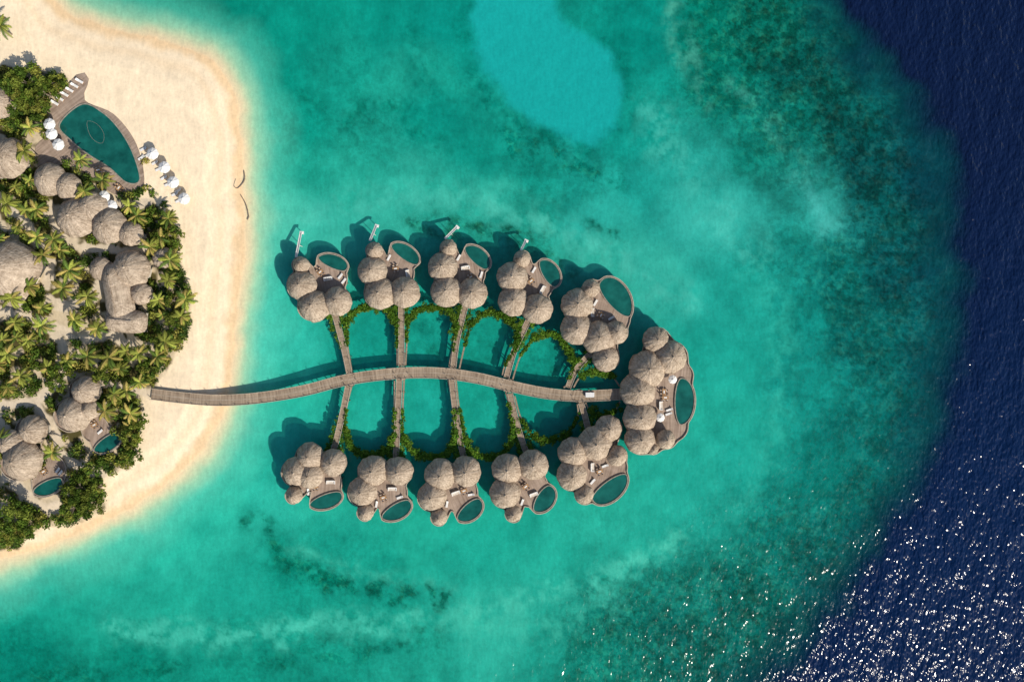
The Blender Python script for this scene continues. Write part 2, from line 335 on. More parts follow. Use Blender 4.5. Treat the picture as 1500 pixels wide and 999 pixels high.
# ---------------- mesh builder ----------------
class MB:
    def __init__(s): s.v=[];s.f=[];s.m=[];s.uv=[];s.mats=[];s.sm=[]
    def mi(s,k):
        if k not in s.mats: s.mats.append(k)
        return s.mats.index(k)
    def face(s,idx,mat,uv=None,smooth=False):
        s.f.append(tuple(idx)); s.m.append(s.mi(mat)); s.uv.append(uv); s.sm.append(smooth)
    def box(s,c,d,rot=0,mat='wood',tilt=0):
        n=len(s.v); cr,sr=math.cos(rot),math.sin(rot); ct,st=math.cos(tilt),math.sin(tilt)
        for z in(-1,1):
            for x,y in((-1,-1),(1,-1),(1,1),(-1,1)):
                X,Y,Z=x*d[0]/2,y*d[1]/2,z*d[2]/2
                X,Z=X*ct-Z*st,X*st+Z*ct
                s.v.append((c[0]+X*cr-Y*sr,c[1]+X*sr+Y*cr,c[2]+Z))
        for q in((3,2,1,0),(4,5,6,7),(0,1,5,4),(1,2,6,5),(2,3,7,6),(3,0,4,7)): s.face([n+i for i in q],mat)
    def cyl(s,c,r,z0,z1,mat,k=8,r1=None,cap=True,off=(0,0)):
        n=len(s.v); r1=r if r1 is None else r1
        for i in range(k):
            a=2*math.pi*i/k; s.v.append((c[0]+r*math.cos(a),c[1]+r*math.sin(a),z0)); 
        for i in range(k):
            a=2*math.pi*i/k; s.v.append((c[0]+off[0]+r1*math.cos(a),c[1]+off[1]+r1*math.sin(a),z1))
        for i in range(k):
            j=(i+1)%k; s.face([n+i,n+j,n+k+j,n+k+i],mat,None,k>6)
        if cap: s.face([n+k+i for i in range(k)],mat)
    def poly(s,pts,z0,z1,mat,side=None,uvrot=0):
        A=sum(pts[i][0]*pts[(i+1)%len(pts)][1]-pts[(i+1)%len(pts)][0]*pts[i][1] for i in range(len(pts)))
        if A<0: pts=pts[::-1]
        n=len(s.v);k=len(pts)
        s.v+=[(p[0],p[1],z0) for p in pts]+[(p[0],p[1],z1) for p in pts]
        c,sn=math.cos(uvrot),math.sin(uvrot)
        s.face([n+k+i for i in range(k)],mat,[(p[0]*c-p[1]*sn,p[0]*sn+p[1]*c) for p in pts])
        for i in range(k):
            j=(i+1)%k; s.face([n+i,n+j,n+k+j,n+k+i],side or mat)
    def sweep(s,pts,w,z0,z1,closed,mat,offs=0.0):
        n=len(pts); base=len(s.v); L=0;Ls=[]
        P_=np.array(pts)
        for i in range(n):
            a=P_[(i-1)%n] if closed or i>0 else P_[i]; c=P_[(i+1)%n] if closed or i<n-1 else P_[i]
            t=c-a; t=t/(np.linalg.norm(t)+1e-9); nn=np.array((-t[1],t[0]))
            if i>0: L+=float(np.linalg.norm(P_[i]-P_[i-1]))
            Ls.append(L); ctr=P_[i]+nn*offs
            for sgn,z in((1,z0),(-1,z0),(-1,z1),(1,z1)):
                q=ctr+nn*sgn*w/2; s.v.append((q[0],q[1],z))
        for i in range(n if closed else n-1):
            a=base+4*i; c=base+4*((i+1)%n); l0=Ls[i]; l1=Ls[(i+1)%n] if i<n-1 else L+.5
            s.face([a+3,a+2,c+2,c+3],mat,[(l0,w),(l0,0),(l1,0),(l1,w)])
            s.face([a+2,a+1,c+1,c+2],mat); s.face([a+0,a+3,c+3,c+0],mat); s.face([a+1,a+0,c+0,c+1],mat)
        if not closed:
            s.face([base,base+1,base+2,base+3],mat); e=base+4*(n-1); s.face([e+3,e+2,e+1,e],mat)
    def dome(s,c,r,ze,h,seg=10,ph=0,mat='thatch'):
        K=seg*6; R=9; base=len(s.v)
        s.v.append((c[0],c[1],ze+h))
        def bulge(a): return abs(math.sin(seg*(a+ph)/2))**.6
        irr=[random.uniform(-.035,.035) for _ in range(seg+1)]; irr[-1]=irr[0]
        for j in range(1,R+1):
            t=j/R
            for i in range(K):
                a=2*math.pi*i/K; bu=bulge(a); ir=irr[int(i/6)]
                rr=r*t*(1-(.05*(1-bu))*t+ir*t)
                z=ze+h*(.74*(1-t**2.2)+.26*(1-t))-(.19*(1-bu))*t*(1.2-t)*r*.35+random.uniform(-.05,.05)
                s.v.append((c[0]+rr*math.cos(a),c[1]+rr*math.sin(a),z))
        for i in range(K):
            v=s.v[base+1+(R-1)*K+i]; s.v.append((c[0]+(v[0]-c[0])*.97,c[1]+(v[1]-c[1])*.97,v[2]-.35))
        for i in range(K):
            v=s.v[base+1+(R-1)*K+i]; s.v.append((c[0]+(v[0]-c[0])*.6,c[1]+(v[1]-c[1])*.6,v[2]+.2))
        for i in range(K):
            j=(i+1)%K; u0=i/K*2*math.pi*r; u1=(i+1)/K*2*math.pi*r
            s.face([base,base+1+i,base+1+j],mat,[(u0,0),(u0,r/R),(u1,r/R)],True)
            for q in range(R+1):
                a=base+1+q*K; v0=(q+1)*r/R; v1=(q+2)*r/R
                s.face([a+i,a+K+i,a+K+j,a+j],mat,[(u0,v0),(u0,v1),(u1,v1),(u1,v0)],q<R-1)
        s.cyl(c,r*.07+.05,ze+h-.12,ze+h+.35,mat,8,.05)
    def wall(s,c,r,z0,z1,k=12,ph=0):
        n=len(s.v)
        for i in range(k):
            a=2*math.pi*i/k+ph; s.v.append((c[0]+r*math.cos(a),c[1]+r*math.sin(a),z0)); s.v.append((c[0]+r*math.cos(a),c[1]+r*math.sin(a),z1))
        for i in range(k):
            j=(i+1)%k; s.face([n+2*i,n+2*j,n+2*j+1,n+2*i+1],'wall')
            if i%2==0:
                a=2*math.pi*(i+.5)/k+ph; w=2*r*math.sin(math.pi/k)*.7; ra=r*math.cos(math.pi/k)+.02
                s.box((c[0]+ra*math.cos(a),c[1]+ra*math.sin(a),z0+1.15),(.08,w,2.1),a,'glass')
    def hip(s,c,lx,ly,rot,ze,h):
        cr,sr=math.cos(rot),math.sin(rot); base=len(s.v); rings=7;K=40
        def T(x,y,z): return (c[0]+x*cr-y*sr,c[1]+x*sr+y*cr,z)
        rd=max(lx-ly,0)/2
        for j in range(rings+1):
            t=j/rings
            for i in range(K):
                a=2*math.pi*i/K; ca,sa=math.cos(a),math.sin(a)
                e=.55; x=abs(ca)**e*math.copysign(1,ca); y=abs(sa)**e*math.copysign(1,sa)
                s.v.append(T(rd*max(-1,min(1,x)) + x*t*ly/2, y*t*ly/2, ze+h*(.8*(1-t**1.8)+.2*(1-t))+random.uniform(-.07,.07)))
        for i in range(K):
            v=s.v[base+rings*K+i]; s.v.append((v[0]*.98+c[0]*.02,v[1]*.98+c[1]*.02,v[2]-.4))
        for j in range(rings+1):
            for i in range(K):
                q=(i+1)%K;a=base+j*K; s.face([a+i,a+K+i,a+K+q,a+q],'thatch',[(i*.6,j*.8),(i*.6,j*.8+.8),(i*.6+.6,j*.8+.8),(i*.6+.6,j*.8)],j<rings)
        s.box((c[0],c[1],ze+h+.02),(2*rd+.5,.45,.3),rot,'thatch')
    def make(s,name,parent=None,link=True):
        me=bpy.data.meshes.new(name); me.from_pydata(s.v,[],s.f)
        for k in s.mats: me.materials.append(M[k])
        me.polygons.foreach_set('material_index',s.m); me.polygons.foreach_set('use_smooth',s.sm)
        ul=me.uv_layers.new(name='UVMap'); arr=[]
        for f,u in zip(s.f,s.uv):
            if u is None:
                for vi in f: v=s.v[vi]; arr+= [v[0]+v[1],v[2]]
            else:
                for q in u: arr+=[q[0],q[1]]
        ul.data.foreach_set('uv',np.array(arr,np.float32)); me.update()
        o=bpy.data.objects.new(name,me)
        if link: scene.collection.objects.link(o)
        if parent: o.parent=parent
        return o
def empty(name,loc=(0,0,0)):
    o=bpy.data.objects.new(name,None); o.empty_display_size=1; scene.collection.objects.link(o); o.location=(0,0,0); return o
def inst(name,mesh,loc,rot=0,sc=1):
    o=bpy.data.objects.new(name,mesh); o.location=loc; o.rotation_euler=(0,0,rot); o.scale=(sc,)*3; scene.collection.objects.link(o); return o

# ---------------- furniture meshes ----------------
mb=MB()
mb.box((0,0,.28),(1.95,.66,.08),0,'teak'); mb.box((-.28,0,.37),(1.3,.62,.1),0,'white'); mb.box((.66,0,.52),(.75,.62,.1),0,'white',.5)
for x in(-.85,.8):
    for y in(-.28,.28): mb.box((x,y,.12),(.07,.07,.24),0,'teak')
LOUNGER=mb.make('sun_lounger_mesh',link=False).data
mb=MB()
mb.box((0,0,.74),(1.8,1.0,.06),0,'teak')
for x in(-.8,.8):
    for y in(-.4,.4): mb.box((x,y,.355),(.08,.08,.71),0,'teak')
for x in(-.5,.5):
    for sg in(-1,1):
        mb.box((x,sg*.8,.45),(.5,.5,.07),0,'cush'); mb.box((x,sg*1.06,.72),(.5,.06,.5),0,'teak')
        for a in(-.2,.2):
            for c in(-.2,.2): mb.box((x+a,sg*.8+c,.21),(.05,.05,.41),0,'teak')
mb.box((0,0,.79),(.9,.35,.03),0,'white')
TABLE=mb.make('dining_table_mesh',link=False).data
mb=MB()
mb.box((0,0,.22),(2.2,.9,.3),0,'cush'); mb.box((0,.5,.5),(2.2,.2,.62),0,'white'); mb.box((-1.15,0,.4),(.2,.95,.5),0,'white'); mb.box((1.15,0,.4),(.2,.95,.5),0,'white')
for x in(-.7,0,.7): mb.box((x,.32,.5),(.55,.16,.4),.1,'white')
SOFA=mb.make('outdoor_sofa_mesh',link=False).data
mb=MB()
mb.cyl((0,0),.05,0,2.7,'teak',8)
k=16; n=len(mb.v); mb.v.append((0,0,2.95))
for j,(rr,z) in enumerate(((.5,2.75),(1.0,2.55),(1.5,2.3),(1.5,2.12))):
    for i in range(k):
        a=2*math.pi*i/k; q=1-(.06 if i%2 else 0)*rr/1.5; zz=z-(0.05 if i%2 else 0)
        mb.v.append((rr*q*math.cos(a),rr*q*math.sin(a),zz))
for i in range(k):
    j=(i+1)%k; mb.face([n,n+1+i,n+1+j],'white')
    for q in range(3): a=n+1+q*k; mb.face([a+i,a+k+i,a+k+j,a+j],'white')
mb.cyl((0,0),.32,2.9,3.1,'white',8,.04); mb.cyl((0,0),.3,0,.1,'rim',10)
PARASOL=mb.make('parasol_mesh',link=False).data
mb=MB()
mb.box((0,0,.42),(2.5,1.2,.24),0,'paint'); mb.box((1.0,0,.68),(.5,1.15,.3),0,'paint'); mb.box((1.05,0,.95),(.12,1.1,.3),0,'paint',-.3)
mb.box((-.1,0,.68),(.5,1.1,.26),0,'purple'); mb.box((-.36,0,.98),(.1,1.1,.4),0,'purple'); mb.box((-.9,0,.68),(.5,1.1,.26),0,'purple')
mb.box((-.1,0,1.92),(2.3,1.3,.09),0,'paint')
for x in(-1.1,.85):
    for y in(-.56,.56): mb.box((x,y,1.2),(.05,.05,1.4),0,'black')
for x in(-.8,.85):
    for y in(-.6,.6):
        n=len(mb.v)
        for i in range(12):
            a=i*math.pi/6; mb.v+= [(x+.26*math.cos(a),y-.09,.27+.26*math.sin(a)),(x+.26*math.cos(a),y+.09,.27+.26*math.sin(a))]
        for i in range(12): j=(i+1)%12; mb.face([n+2*i,n+2*j,n+2*j+1,n+2*i+1],'black')
        mb.face([n+2*i for i in range(12)],'black'); mb.face([n+2*i+1 for i in range(12)][::-1],'black')
CART=mb.make('golf_cart_mesh',link=False).data

# ---------------- villas ----------------
def ellpts(cx,cy,a,b,rot,k=40,flat=None):
    out=[]
    for i in range(k):
        t=2*math.pi*i/k; x=a*math.cos(t); y=b*math.sin(t)
        if flat is not None:
            X=x*math.cos(rot)-y*math.sin(rot); Y=x*math.sin(rot)+y*math.cos(rot)
            d=X*flat[0]+Y*flat[1]
            if d>0: X-=flat[0]*d*.5; Y-=flat[1]*d*.5
            out.append((cx+X,cy+Y))
        else: out.append((cx+x*math.cos(rot)-y*math.sin(rot),cy+x*math.sin(rot)+y*math.cos(rot)))
    return out
def villa(name,domes,pool,extra=(),slide=None,furn=(),zd=1.9,stilts=True,paras=()):
    e=empty(name)
    roof=MB(); walls=MB(); deck=MB()
    shapes=[]
    for (x,y,r) in domes: shapes+=ellpts(x,y,r*.97,r*.97,0,80)
    for (x,y,r) in extra: shapes+=ellpts(x,y,r,r,0,80)
    cx=np.mean([d[0] for d in domes]+([pool[0]] if pool else [])); cy=np.mean([d[1] for d in domes]+([pool[1]] if pool else []))
    if extra: cx=cx*.6+extra[0][0]*.4; cy=cy*.6+extra[0][1]*.4
    pl=None
    if pool:
        px_,py_,a,b_,rt=pool; fl=np.array((cx-px_,cy-py_)); fl=fl/np.linalg.norm(fl)
        pl=ellpts(px_,py_,a,b_,math.radians(rt),44,fl)
        big=ellpts(px_,py_,a+1.6,b_+1.6,math.radians(rt),90,fl); shapes+=big
    K=108; rad=np.full(K,-1.0)
    for (x,y) in shapes:
        a=math.atan2(y-cy,x-cx)%(2*math.pi); i=int(a/(2*math.pi)*K)%K; rad[i]=max(rad[i],math.hypot(x-cx,y-cy))
    idx=np.arange(K); ok=rad>0; rad=np.interp(idx,idx[ok],rad[ok],period=K)
    rad=(np.roll(rad,1)+rad*1.5+np.roll(rad,-1))/3.5
    outl=[P(cx+rad[i]*math.cos(2*math.pi*(i+.5)/K),cy+rad[i]*math.sin(2*math.pi*(i+.5)/K),zd)[:2] for i in range(K)]
    deck.poly(outl,zd-.3,zd,'deck','pile',random.uniform(-.5,.5))
    deck.sweep(outl,.24,zd+.005,zd+.42,True,'kerb')
    if stilts:
        for i in range(0,K,6):
            q=np.array(outl[i]); c=np.array(P(cx,cy,zd)[:2]); q=c+(q-c)*.93; deck.cyl(q,.16,-2.2,zd-.3,'pile',7,cap=False)
            q=c+(q-c)*.5; deck.cyl(q,.16,-2.2,zd-.3,'pile',7,cap=False)
    deck.make('deck',e)
    for n,(x,y,r) in enumerate(domes):
        big=r>15
        ze=zd+(2.7 if big else 2.3)+n*.03; hh=r*S*(.85 if big else 1.05)
        c=P(x,y,ze+hh*.3)[:2]; rr=r*S*(H-ze)/H*1.04
        roof.dome(c,rr,ze,hh,random.choice((9,10,11)) if big else 8,random.random()*6)
        walls.wall(c,rr*.78,zd+.004,ze+.35,12,random.random())
    roof.make('thatched_roof',e); walls.make('walls',e)
    if pool:
        pm=MB(); w=[P(x,y,zd+.2)[:2] for x,y in pl]
        pm.poly(w,zd-1.2,zd+.22,'pool','rim')
        pm.sweep(w,.24,zd-1.3,zd+.40,True,'rim')
        pm.make('plunge_pool',e)
    if slide:
        sm=MB(); a=np.array(P(*slide[0],3.6)); c=np.array(P(*slide[1],1.2)); d=c-a; L=np.linalg.norm(d); rot=math.atan2(d[1],d[0]); tl=math.asin(d[2]/L); m=(a+c)/2
        sm.box(m,(L,.5,.1),rot,'paint',tl); nn=np.array((-math.sin(rot),math.cos(rot),0))
        for sg in(-1,1): sm.box(m+nn*sg*.28+np.array((0,0,.18)),(L,.07,.34),rot,'paint',tl)
        sm.cyl((c[0],c[1]),.08,-2,1.1,'paint',8); sm.cyl((m[0],m[1]),.08,-2,m[2]-.05,'paint',8)
        sm.box((c[0]+.2,c[1],1.2),(.8,1.2,.12),rot,'paint')
        sm.make('water_slide',e)
    for (kind,x,y,rot) in furn:
        me,nm={'t':(TABLE,'dining_table'),'l':(LOUNGER,'sun_lounger'),'s':(SOFA,'outdoor_sofa'),'p':(PARASOL,'parasol')}[kind]
        inst(nm,me,P(x,y,zd) if kind!='p' else (*P(x,y,zd+2.5)[:2],zd),math.radians(rot),1.0 if kind!='p' else .85)
    return e
V='overwater_villa'
villa(V,[(440,388,12),(441,418,21),(459,448,23),(493,441,21)],(487,386,23,13,15),[(482,408,27)],((434,377),(441,341)),[('s',481,409,10),('t',470,399,40),('l',499,405,50),('l',504,412,50)])
villa(V,[(548,367,12),(545,397,21),(556,430,23),(592,428,22)],(593,373,24,14,32),[(580,400,27)],((542,353),(551,331)),[('t',580,394,10),('s',598,402,100),('l',570,378,60)])
villa(V,[(657,363,12),(648,391,21),(654,427,23),(691,430,22)],(698,378,23,15,38),[(684,400,27)],((652,350),(669,333)),[('s',682,393,10),('l',672,378,60),('l',705,403,70),('t',690,406,30)])
villa(V,[(765,379,12),(750,406,22),(752,441,22),(787,452,22)],(803,401,22,16,55),[(783,415,28)],((763,367),(770,353)),[('t',778,412,40),('s',795,425,60),('l',782,396,60)])
villa(V,[(866,422,13),(846,446,23),(845,482,23),(877,495,24),(903,487,17),(888,525,19)],(901,438,34,22,62),[(880,455,26),(905,468,18)],None,[('t',880,462,60),('l',872,444,60),('l',895,466,30),('s',868,458,90)])
villa(V,[(962,498,19),(983,523,24),(949,541,27),(935,573,26),(938,612,24),(938,644,22),(976,644,14),(957,658,8)],(998,588,34,19,92),[(982,590,32),(995,550,20),(985,625,22)],None,[('t',972,574,90),('t',974,582,0),('p',986,556,0),('p',968,612,0),('l',980,600,20),('l',979,606,20),('s',968,594,90)])
villa(V,[(453,669,20),(433,691,21),(487,678,20),(453,697,19),(430,726,12)],(477,731,25,14,-14),[(475,708,26)],None,[('t',462,712,10),('s',485,706,0),('l',452,720,90)])
villa(V,[(546,690,22),(583,691,21),(530,720,21),(535,751,12)],(580,746,24,15,-22),[(570,722,27)],None,[('s',575,716,0),('t',562,728,20),('l',586,728,20),('l',552,738,80)])
villa(V,[(645,696,23),(682,691,22),(632,728,21),(643,758,12)],(687,746,22,16,-34),[(672,722,28)],None,[('s',668,722,20),('t',680,718,20),('l',655,738,80),('l',690,724,10)])
villa(V,[(743,688,22),(781,681,22),(740,723,22),(752,753,12)],(795,730,22,17,-50),[(775,714,28)],None,[('t',770,712,40),('s',782,724,20),('l',765,735,70)])
villa(V,[(892,628,19),(872,650,25),(840,663,22),(904,668,15),(838,697,22),(856,725,14)],(893,714,31,19,-42),[(876,692,26),(905,684,14)],None,[('t',878,690,20),('s',868,684,90),('l',868,705,50),('l',886,682,20)])
LV='island_villa'
villa(LV,[(123,572,21),(104,608,25),(130,600,14)],(157,647,23,14,-30),[(140,628,20)],None,[('t',140,622,30),('l',148,632,40)],1.4,False)
villa(LV,[(45,630,21),(28,675,29),(12,650,20)],(70,711,23,14,-20),[(72,690,26)],None,[('t',66,690,30),('l',86,688,50),('l',90,692,50)],1.4,False)
def house(name,domes,hips=()):
    e=empty(name); r=MB(); w=MB()
    for n,(x,y,rr) in enumerate(domes):
        ze=1.2+2.9+n*.03; h=rr*S*.72; c=P(x,y,ze+h*.3)[:2]; q=rr*S*(H-ze)/H
        r.dome(c,q,ze,h,random.choice((8,9,11,12)),random.random()*6); w.wall(c,q*.8,1.1,ze+.35,12)
    for (x,y,lx,ly,rot) in hips:
        ze=4.3; h=ly*S*.42; c=P(x,y,ze+h*.3)[:2]; r.hip(c,lx*S,ly*S,math.radians(rot),ze,h); w.box((c[0],c[1],2.8),(lx*S*.8,ly*S*.8,3.5),math.radians(rot),'wall')
        for sg in(-1,1):
            for k in(-.25,.25):
                a=math.radians(rot); ox,oy=lx*S*k,sg*ly*S*.4; w.box((c[0]+ox*math.cos(a)-oy*math.sin(a),c[1]+ox*math.sin(a)+oy*math.cos(a),2.3),(lx*S*.25,.1,2.1),a,'glass')
    r.make('thatched_roof',e); w.make('walls',e); return e
house('thatched_restaurant',[(70,262,25),(97,272,20),(108,318,30),(132,303,24),(157,330,27),(189,342,19)])
house('thatched_pavilion',[(8,230,30),(-20,250,20)])
house('thatched_pavilion',[(-6,150,24)])
house('thatched_hall',[],[(8,398,90,78,60)])
house('thatched_spa',[(145,393,17),(189,393,29),(205,430,17),(160,402,15)],[(170,430,90,42,100),(182,470,62,34,-5)])
house('thatched_hut',[(237,377,16)])

# ---------------- walkways ----------------
def walkway(name,pts,w,z,main=False,kerb=True):
    c=[P(x,y,z)[:2] for x,y in catmull(pts,False,5)]
    m=MB(); m.sweep(c,w,z-.18,z,False,'wood')
    if kerb:
        for sg in(-1,1): m.sweep(c,.16,z-.1,z+.16,False,'kerb',sg*(w/2+.06))
        if main: m.sweep(c,.14,z+.004,z+.02,False,'kerb',0)
    for i in range(0,len(c),4):
        p=np.array(c[i]); q=np.array(c[min(i+1,len(c)-1)]); r=np.array(c[max(i-1,0)]); t=(q-r)/(np.linalg.norm(q-r)+1e-9); n=np.array((-t[1],t[0]))
        for sg in((-1,1) if w>1 else (0,)):
            a=p+n*sg*(w/2-.1); m.cyl(a,.13 if w>1 else .08,-2.2,z-.18,'pile',6,cap=False)
            if kerb and w>1: b=p+n*sg*(w/2+.06); m.box((b[0],b[1],z+.4),(.12,.12,.75),0,'kerb')
    return m.make(name)
main=[(222,577),(262,582),(310,586),(355,585),(400,580),(450,571),(500,558),(550,550),(600,546),(650,547),(700,554),(750,566),(800,576),(850,580),(918,577)]
walkway('boardwalk',main,3.0,1.9,True)
SIDE=[[(512,548),(505,515),(496,480),(491,462)],[(510,566),(503,600),(494,640),(488,662)],[(588,536),(588,500),(588,450),(590,440)],[(585,556),(583,600),(581,650),(580,672)],
[(664,538),(669,500),(678,462),(682,448)],[(662,557),(667,600),(674,645),(680,672)],[(742,553),(753,515),(768,482),(774,470)],[(747,576),(757,620),(768,655),(772,664)],
[(832,568),(842,545),(858,525),(872,512)],[(851,590),(857,610),(862,630)]]
for s_ in SIDE: walkway('footbridge',s_,1.45,1.88)
LOOPS=[[(515,543),(509,505),(509,475),(520,456),(545,450),(570,456),(580,475),(582,510),(582,535)],
[(594,535),(596,500),(598,470),(612,454),(640,451),(662,460),(668,485),(663,510),(658,537)],
[(673,540),(681,505),(690,475),(714,459),(740,464),(757,482),(757,505),(740,535),(736,550)],
[(751,556),(763,520),(782,496),(806,489),(828,503),(840,528),(834,555),(826,568)],
[(840,568),(852,550),(875,543),(895,550),(908,566)],
[(515,566),(507,600),(506,630),(515,655),(540,667),(565,661),(577,640),(578,600),(578,558)],
[(592,556),(590,600),(591,640),(605,662),(630,671),(655,664),(668,640),(664,600),(657,557)],
[(668,557),(673,600),(682,645),(698,666),(725,668),(745,655),(752,630),(745,590),(741,574)],
[(754,580),(764,615),(780,638),(805,645),(830,635),(846,612),(846,592)],
[(858,590),(866,604),(885,608),(902,600),(908,588)]]
for l in LOOPS: walkway('curved_planter_beam',l,.42,1.75,False,False)
for (x,y,r) in[(512,556,10),(588,547,10),(662,548,10),(745,565,10),(848,580,10)]:
    m=MB(); c=P(x,y,1.9); pts=[(c[0]+r*S*math.cos(a),c[1]+r*S*math.sin(a)) for a in np.linspace(0,2*math.pi,17)[:-1]]; m.poly(pts,1.6,1.912,'wood','pile',.3)
    for a in range(0,16,2): m.cyl(pts[a],.09,1.6,2.6,'kerb',6)
    m.make('boardwalk_junction')
inst('golf_cart',CART,(*P(864,578,2.9)[:2],1.925),0,1.05)
m=MB(); m.poly([P(x,y,1.3)[:2] for x,y in catmull(PDECK,True,8)],.8,1.32,'deck','pile',.9); m.make('pool_deck')
m=MB(); pw=[P(x,y,1.4)[:2] for x,y in POOL]; m.poly(pw,.6,1.4,'pool','rim'); m.sweep(pw,.35,1.0,1.5,True,'rim')
m.sweep([P(x,y,1.4)[:2] for x,y in catmull([(128,178),(142,182),(152,196),(150,210),(138,206),(130,194)],True,4)],.05,1.404,1.41,True,'rim')
m.make('swimming_pool')
for i in range(6): inst('sun_lounger',LOUNGER,P(82+i*7.2,152-i*6.4,1.32),math.radians(150),1.15)
for (x,y) in[(75,196),(85,212),(152,288),(163,302),(72,182)]: inst('parasol',PARASOL,(*P(x,y,4)[:2],1.32),random.random(),1.15)
for (x,y) in[(223,225),(240,245),(253,267),(269,291)]:
    inst('parasol',PARASOL,(*P(x,y,4)[:2],1.2),random.random(),1.15)
    for d in(-4,4): inst('sun_lounger',LOUNGER,(*P(x-9+d*.7,y-1+d*1.2,1.2)[:2],1.2),math.radians(30+random.uniform(-8,8)),1.1)
for (x,y) in[(208,232),(262,280)]: inst('sun_lounger',LOUNGER,P(x,y,1.2),.6,1.1)
inst('dining_table',TABLE,P(160,262,1.32),.6); inst('dining_table',TABLE,P(176,276,1.32),.9); inst('dining_table',TABLE,P(146,250,1.32),.3)

# ---------------- foliage ----------------
def quads_obj(name,cen,u,v,col):
    n=len(cen); co=np.stack([cen-u-v*.35,cen+u*.1-v,cen+u+v*.35,cen-u*.1+v],1).reshape(-1,3)
    f=np.arange(n*4,dtype=np.int32)
    me=bpy.data.meshes.new(name); me.vertices.add(n*4); me.vertices.foreach_set('co',co.astype(np.float32).ravel())
    me.loops.add(n*4); me.loops.foreach_set('vertex_index',f); me.polygons.add(n); me.polygons.foreach_set('loop_start',f[::4]); me.polygons.foreach_set('loop_total',np.full(n,4,np.int32)); me.update(calc_edges=True)
    at=me.color_attributes.new('Col','FLOAT_COLOR','POINT'); c=np.repeat(np.concatenate([col,np.ones((n,1))],1),4,0); at.data.foreach_set('color',c.astype(np.float32).ravel())
    me.materials.append(M['leaf']); return me
GREENS=np.array([(.07,.12,.02),(.11,.17,.025),(.16,.20,.035),(.22,.23,.045),(.045,.085,.02),(.27,.25,.06),(.09,.15,.025)])
def leafmass(clumps,per,size,flat=.6,greens=GREENS):
    C=[];U=[];Vv=[];K=[]
    for (x,y,z,r) in clumps:
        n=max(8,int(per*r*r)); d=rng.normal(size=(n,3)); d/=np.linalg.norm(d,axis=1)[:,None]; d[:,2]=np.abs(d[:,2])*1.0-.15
        q=d*(r*rng.uniform(.45,1.05,(n,1))); q[:,2]*=flat; c=np.array((x,y,z))+q
        u=rng.normal(size=(n,3)); u[:,2]*=.5; u/=np.linalg.norm(u,axis=1)[:,None]
        nn=d+rng.normal(size=(n,3))*.6; v=np.cross(nn,u); v/=(np.linalg.norm(v,axis=1)[:,None]+1e-6)
        sz=size*rng.uniform(.6,1.3,(n,1)); base=greens[rng.integers(len(greens))]
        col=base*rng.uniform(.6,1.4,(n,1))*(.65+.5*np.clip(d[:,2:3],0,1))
        C.append(c);U.append(u*sz);Vv.append(v*sz*.55);K.append(col)
    return quads_obj('foliage',np.concatenate(C),np.concatenate(U),np.concatenate(Vv),np.clip(np.concatenate(K),0,1))
def addobj(name,me): o=bpy.data.objects.new(name,me); scene.collection.objects.link(o); return o
def ok_pts(n,margin_b=1.0,x0=-70,x1=290,y0=60,y1=810,shr=3,pathm=1.0):
    x=rng.uniform(x0,x1,n); y=rng.uniform(y0,y1,n)
    m=sdf(x,y,VEG)>shr
    for (bx,by,br) in BUILD: m&=np.hypot(x-bx,y-by)>br*margin_b
    for pts,w in PATHS: m&=seg_dist(x,y,pts)>w+pathm
    m&=~inside(x,y,PDECK)
    return x[m],y[m]
x,y=ok_pts(4800,1.0,pathm=2)
dens=fbm(x/22,y/22,3,91)
edge=(sdf(x,y,VEG)<30)
k=(dens>.44)|edge
x,y=x[k],y[k]
cl=[]
for a,c in zip(x,y):
    r=random.uniform(.6,1.9); cl.append((*P(a,c,1.5)[:2],1.2+random.uniform(0,.6)+r*.25,r))
for (a,c) in[(158,688),(164,692),(152,682),(212,236),(206,280),(214,276),(196,284),(225,284),(240,300)]: cl.append((*P(a,c,1.5)[:2],1.4,1.4))
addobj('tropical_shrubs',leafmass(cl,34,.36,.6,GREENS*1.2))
def btree(x,y,R):
    X,Y,_=P(x,y,5); m=MB(); hgt=R*1.0+1.5
    m.cyl((0,0),.3,0,hgt*.55,'bark',8,.2,False)
    cl=[]
    for i in range(20):
        a=random.random()*6.28; d=R*math.sqrt(random.random())*.9; z=hgt*(.95-.35*(d/R)**2)+random.uniform(-.5,.4); r=R*random.uniform(.18,.34)
        cl.append((d*math.cos(a),d*math.sin(a),z,r))
        if i<7: m.cyl((0,0),.12,hgt*.5,z-.1,'bark',5,.04,False,(d*math.cos(a),d*math.sin(a)))
    e=empty('broadleaf_tree'); e.location=(X,Y,1.1)
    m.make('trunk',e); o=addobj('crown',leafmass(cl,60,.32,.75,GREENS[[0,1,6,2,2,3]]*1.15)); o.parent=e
for (x,y,R) in[(40,122,5.2),(62,135,4.2),(28,150,4.4),(50,158,3.6),(20,120,3.8),(80,120,2.8),(18,750,5.5),(40,775,4.2),(5,780,4.5),(115,715,5),(130,740,4),(105,745,3.6),(140,715,3.2),(130,690,3.2),(90,540,4),(190,640,3.4),(192,665,3.4),(150,545,3.5),(232,350,3.2),(252,345,3.2),(200,615,3),(80,560,3),(215,545,3.4),(255,470,3),(250,440,2.8),(225,505,3)]: btree(x,y,R)
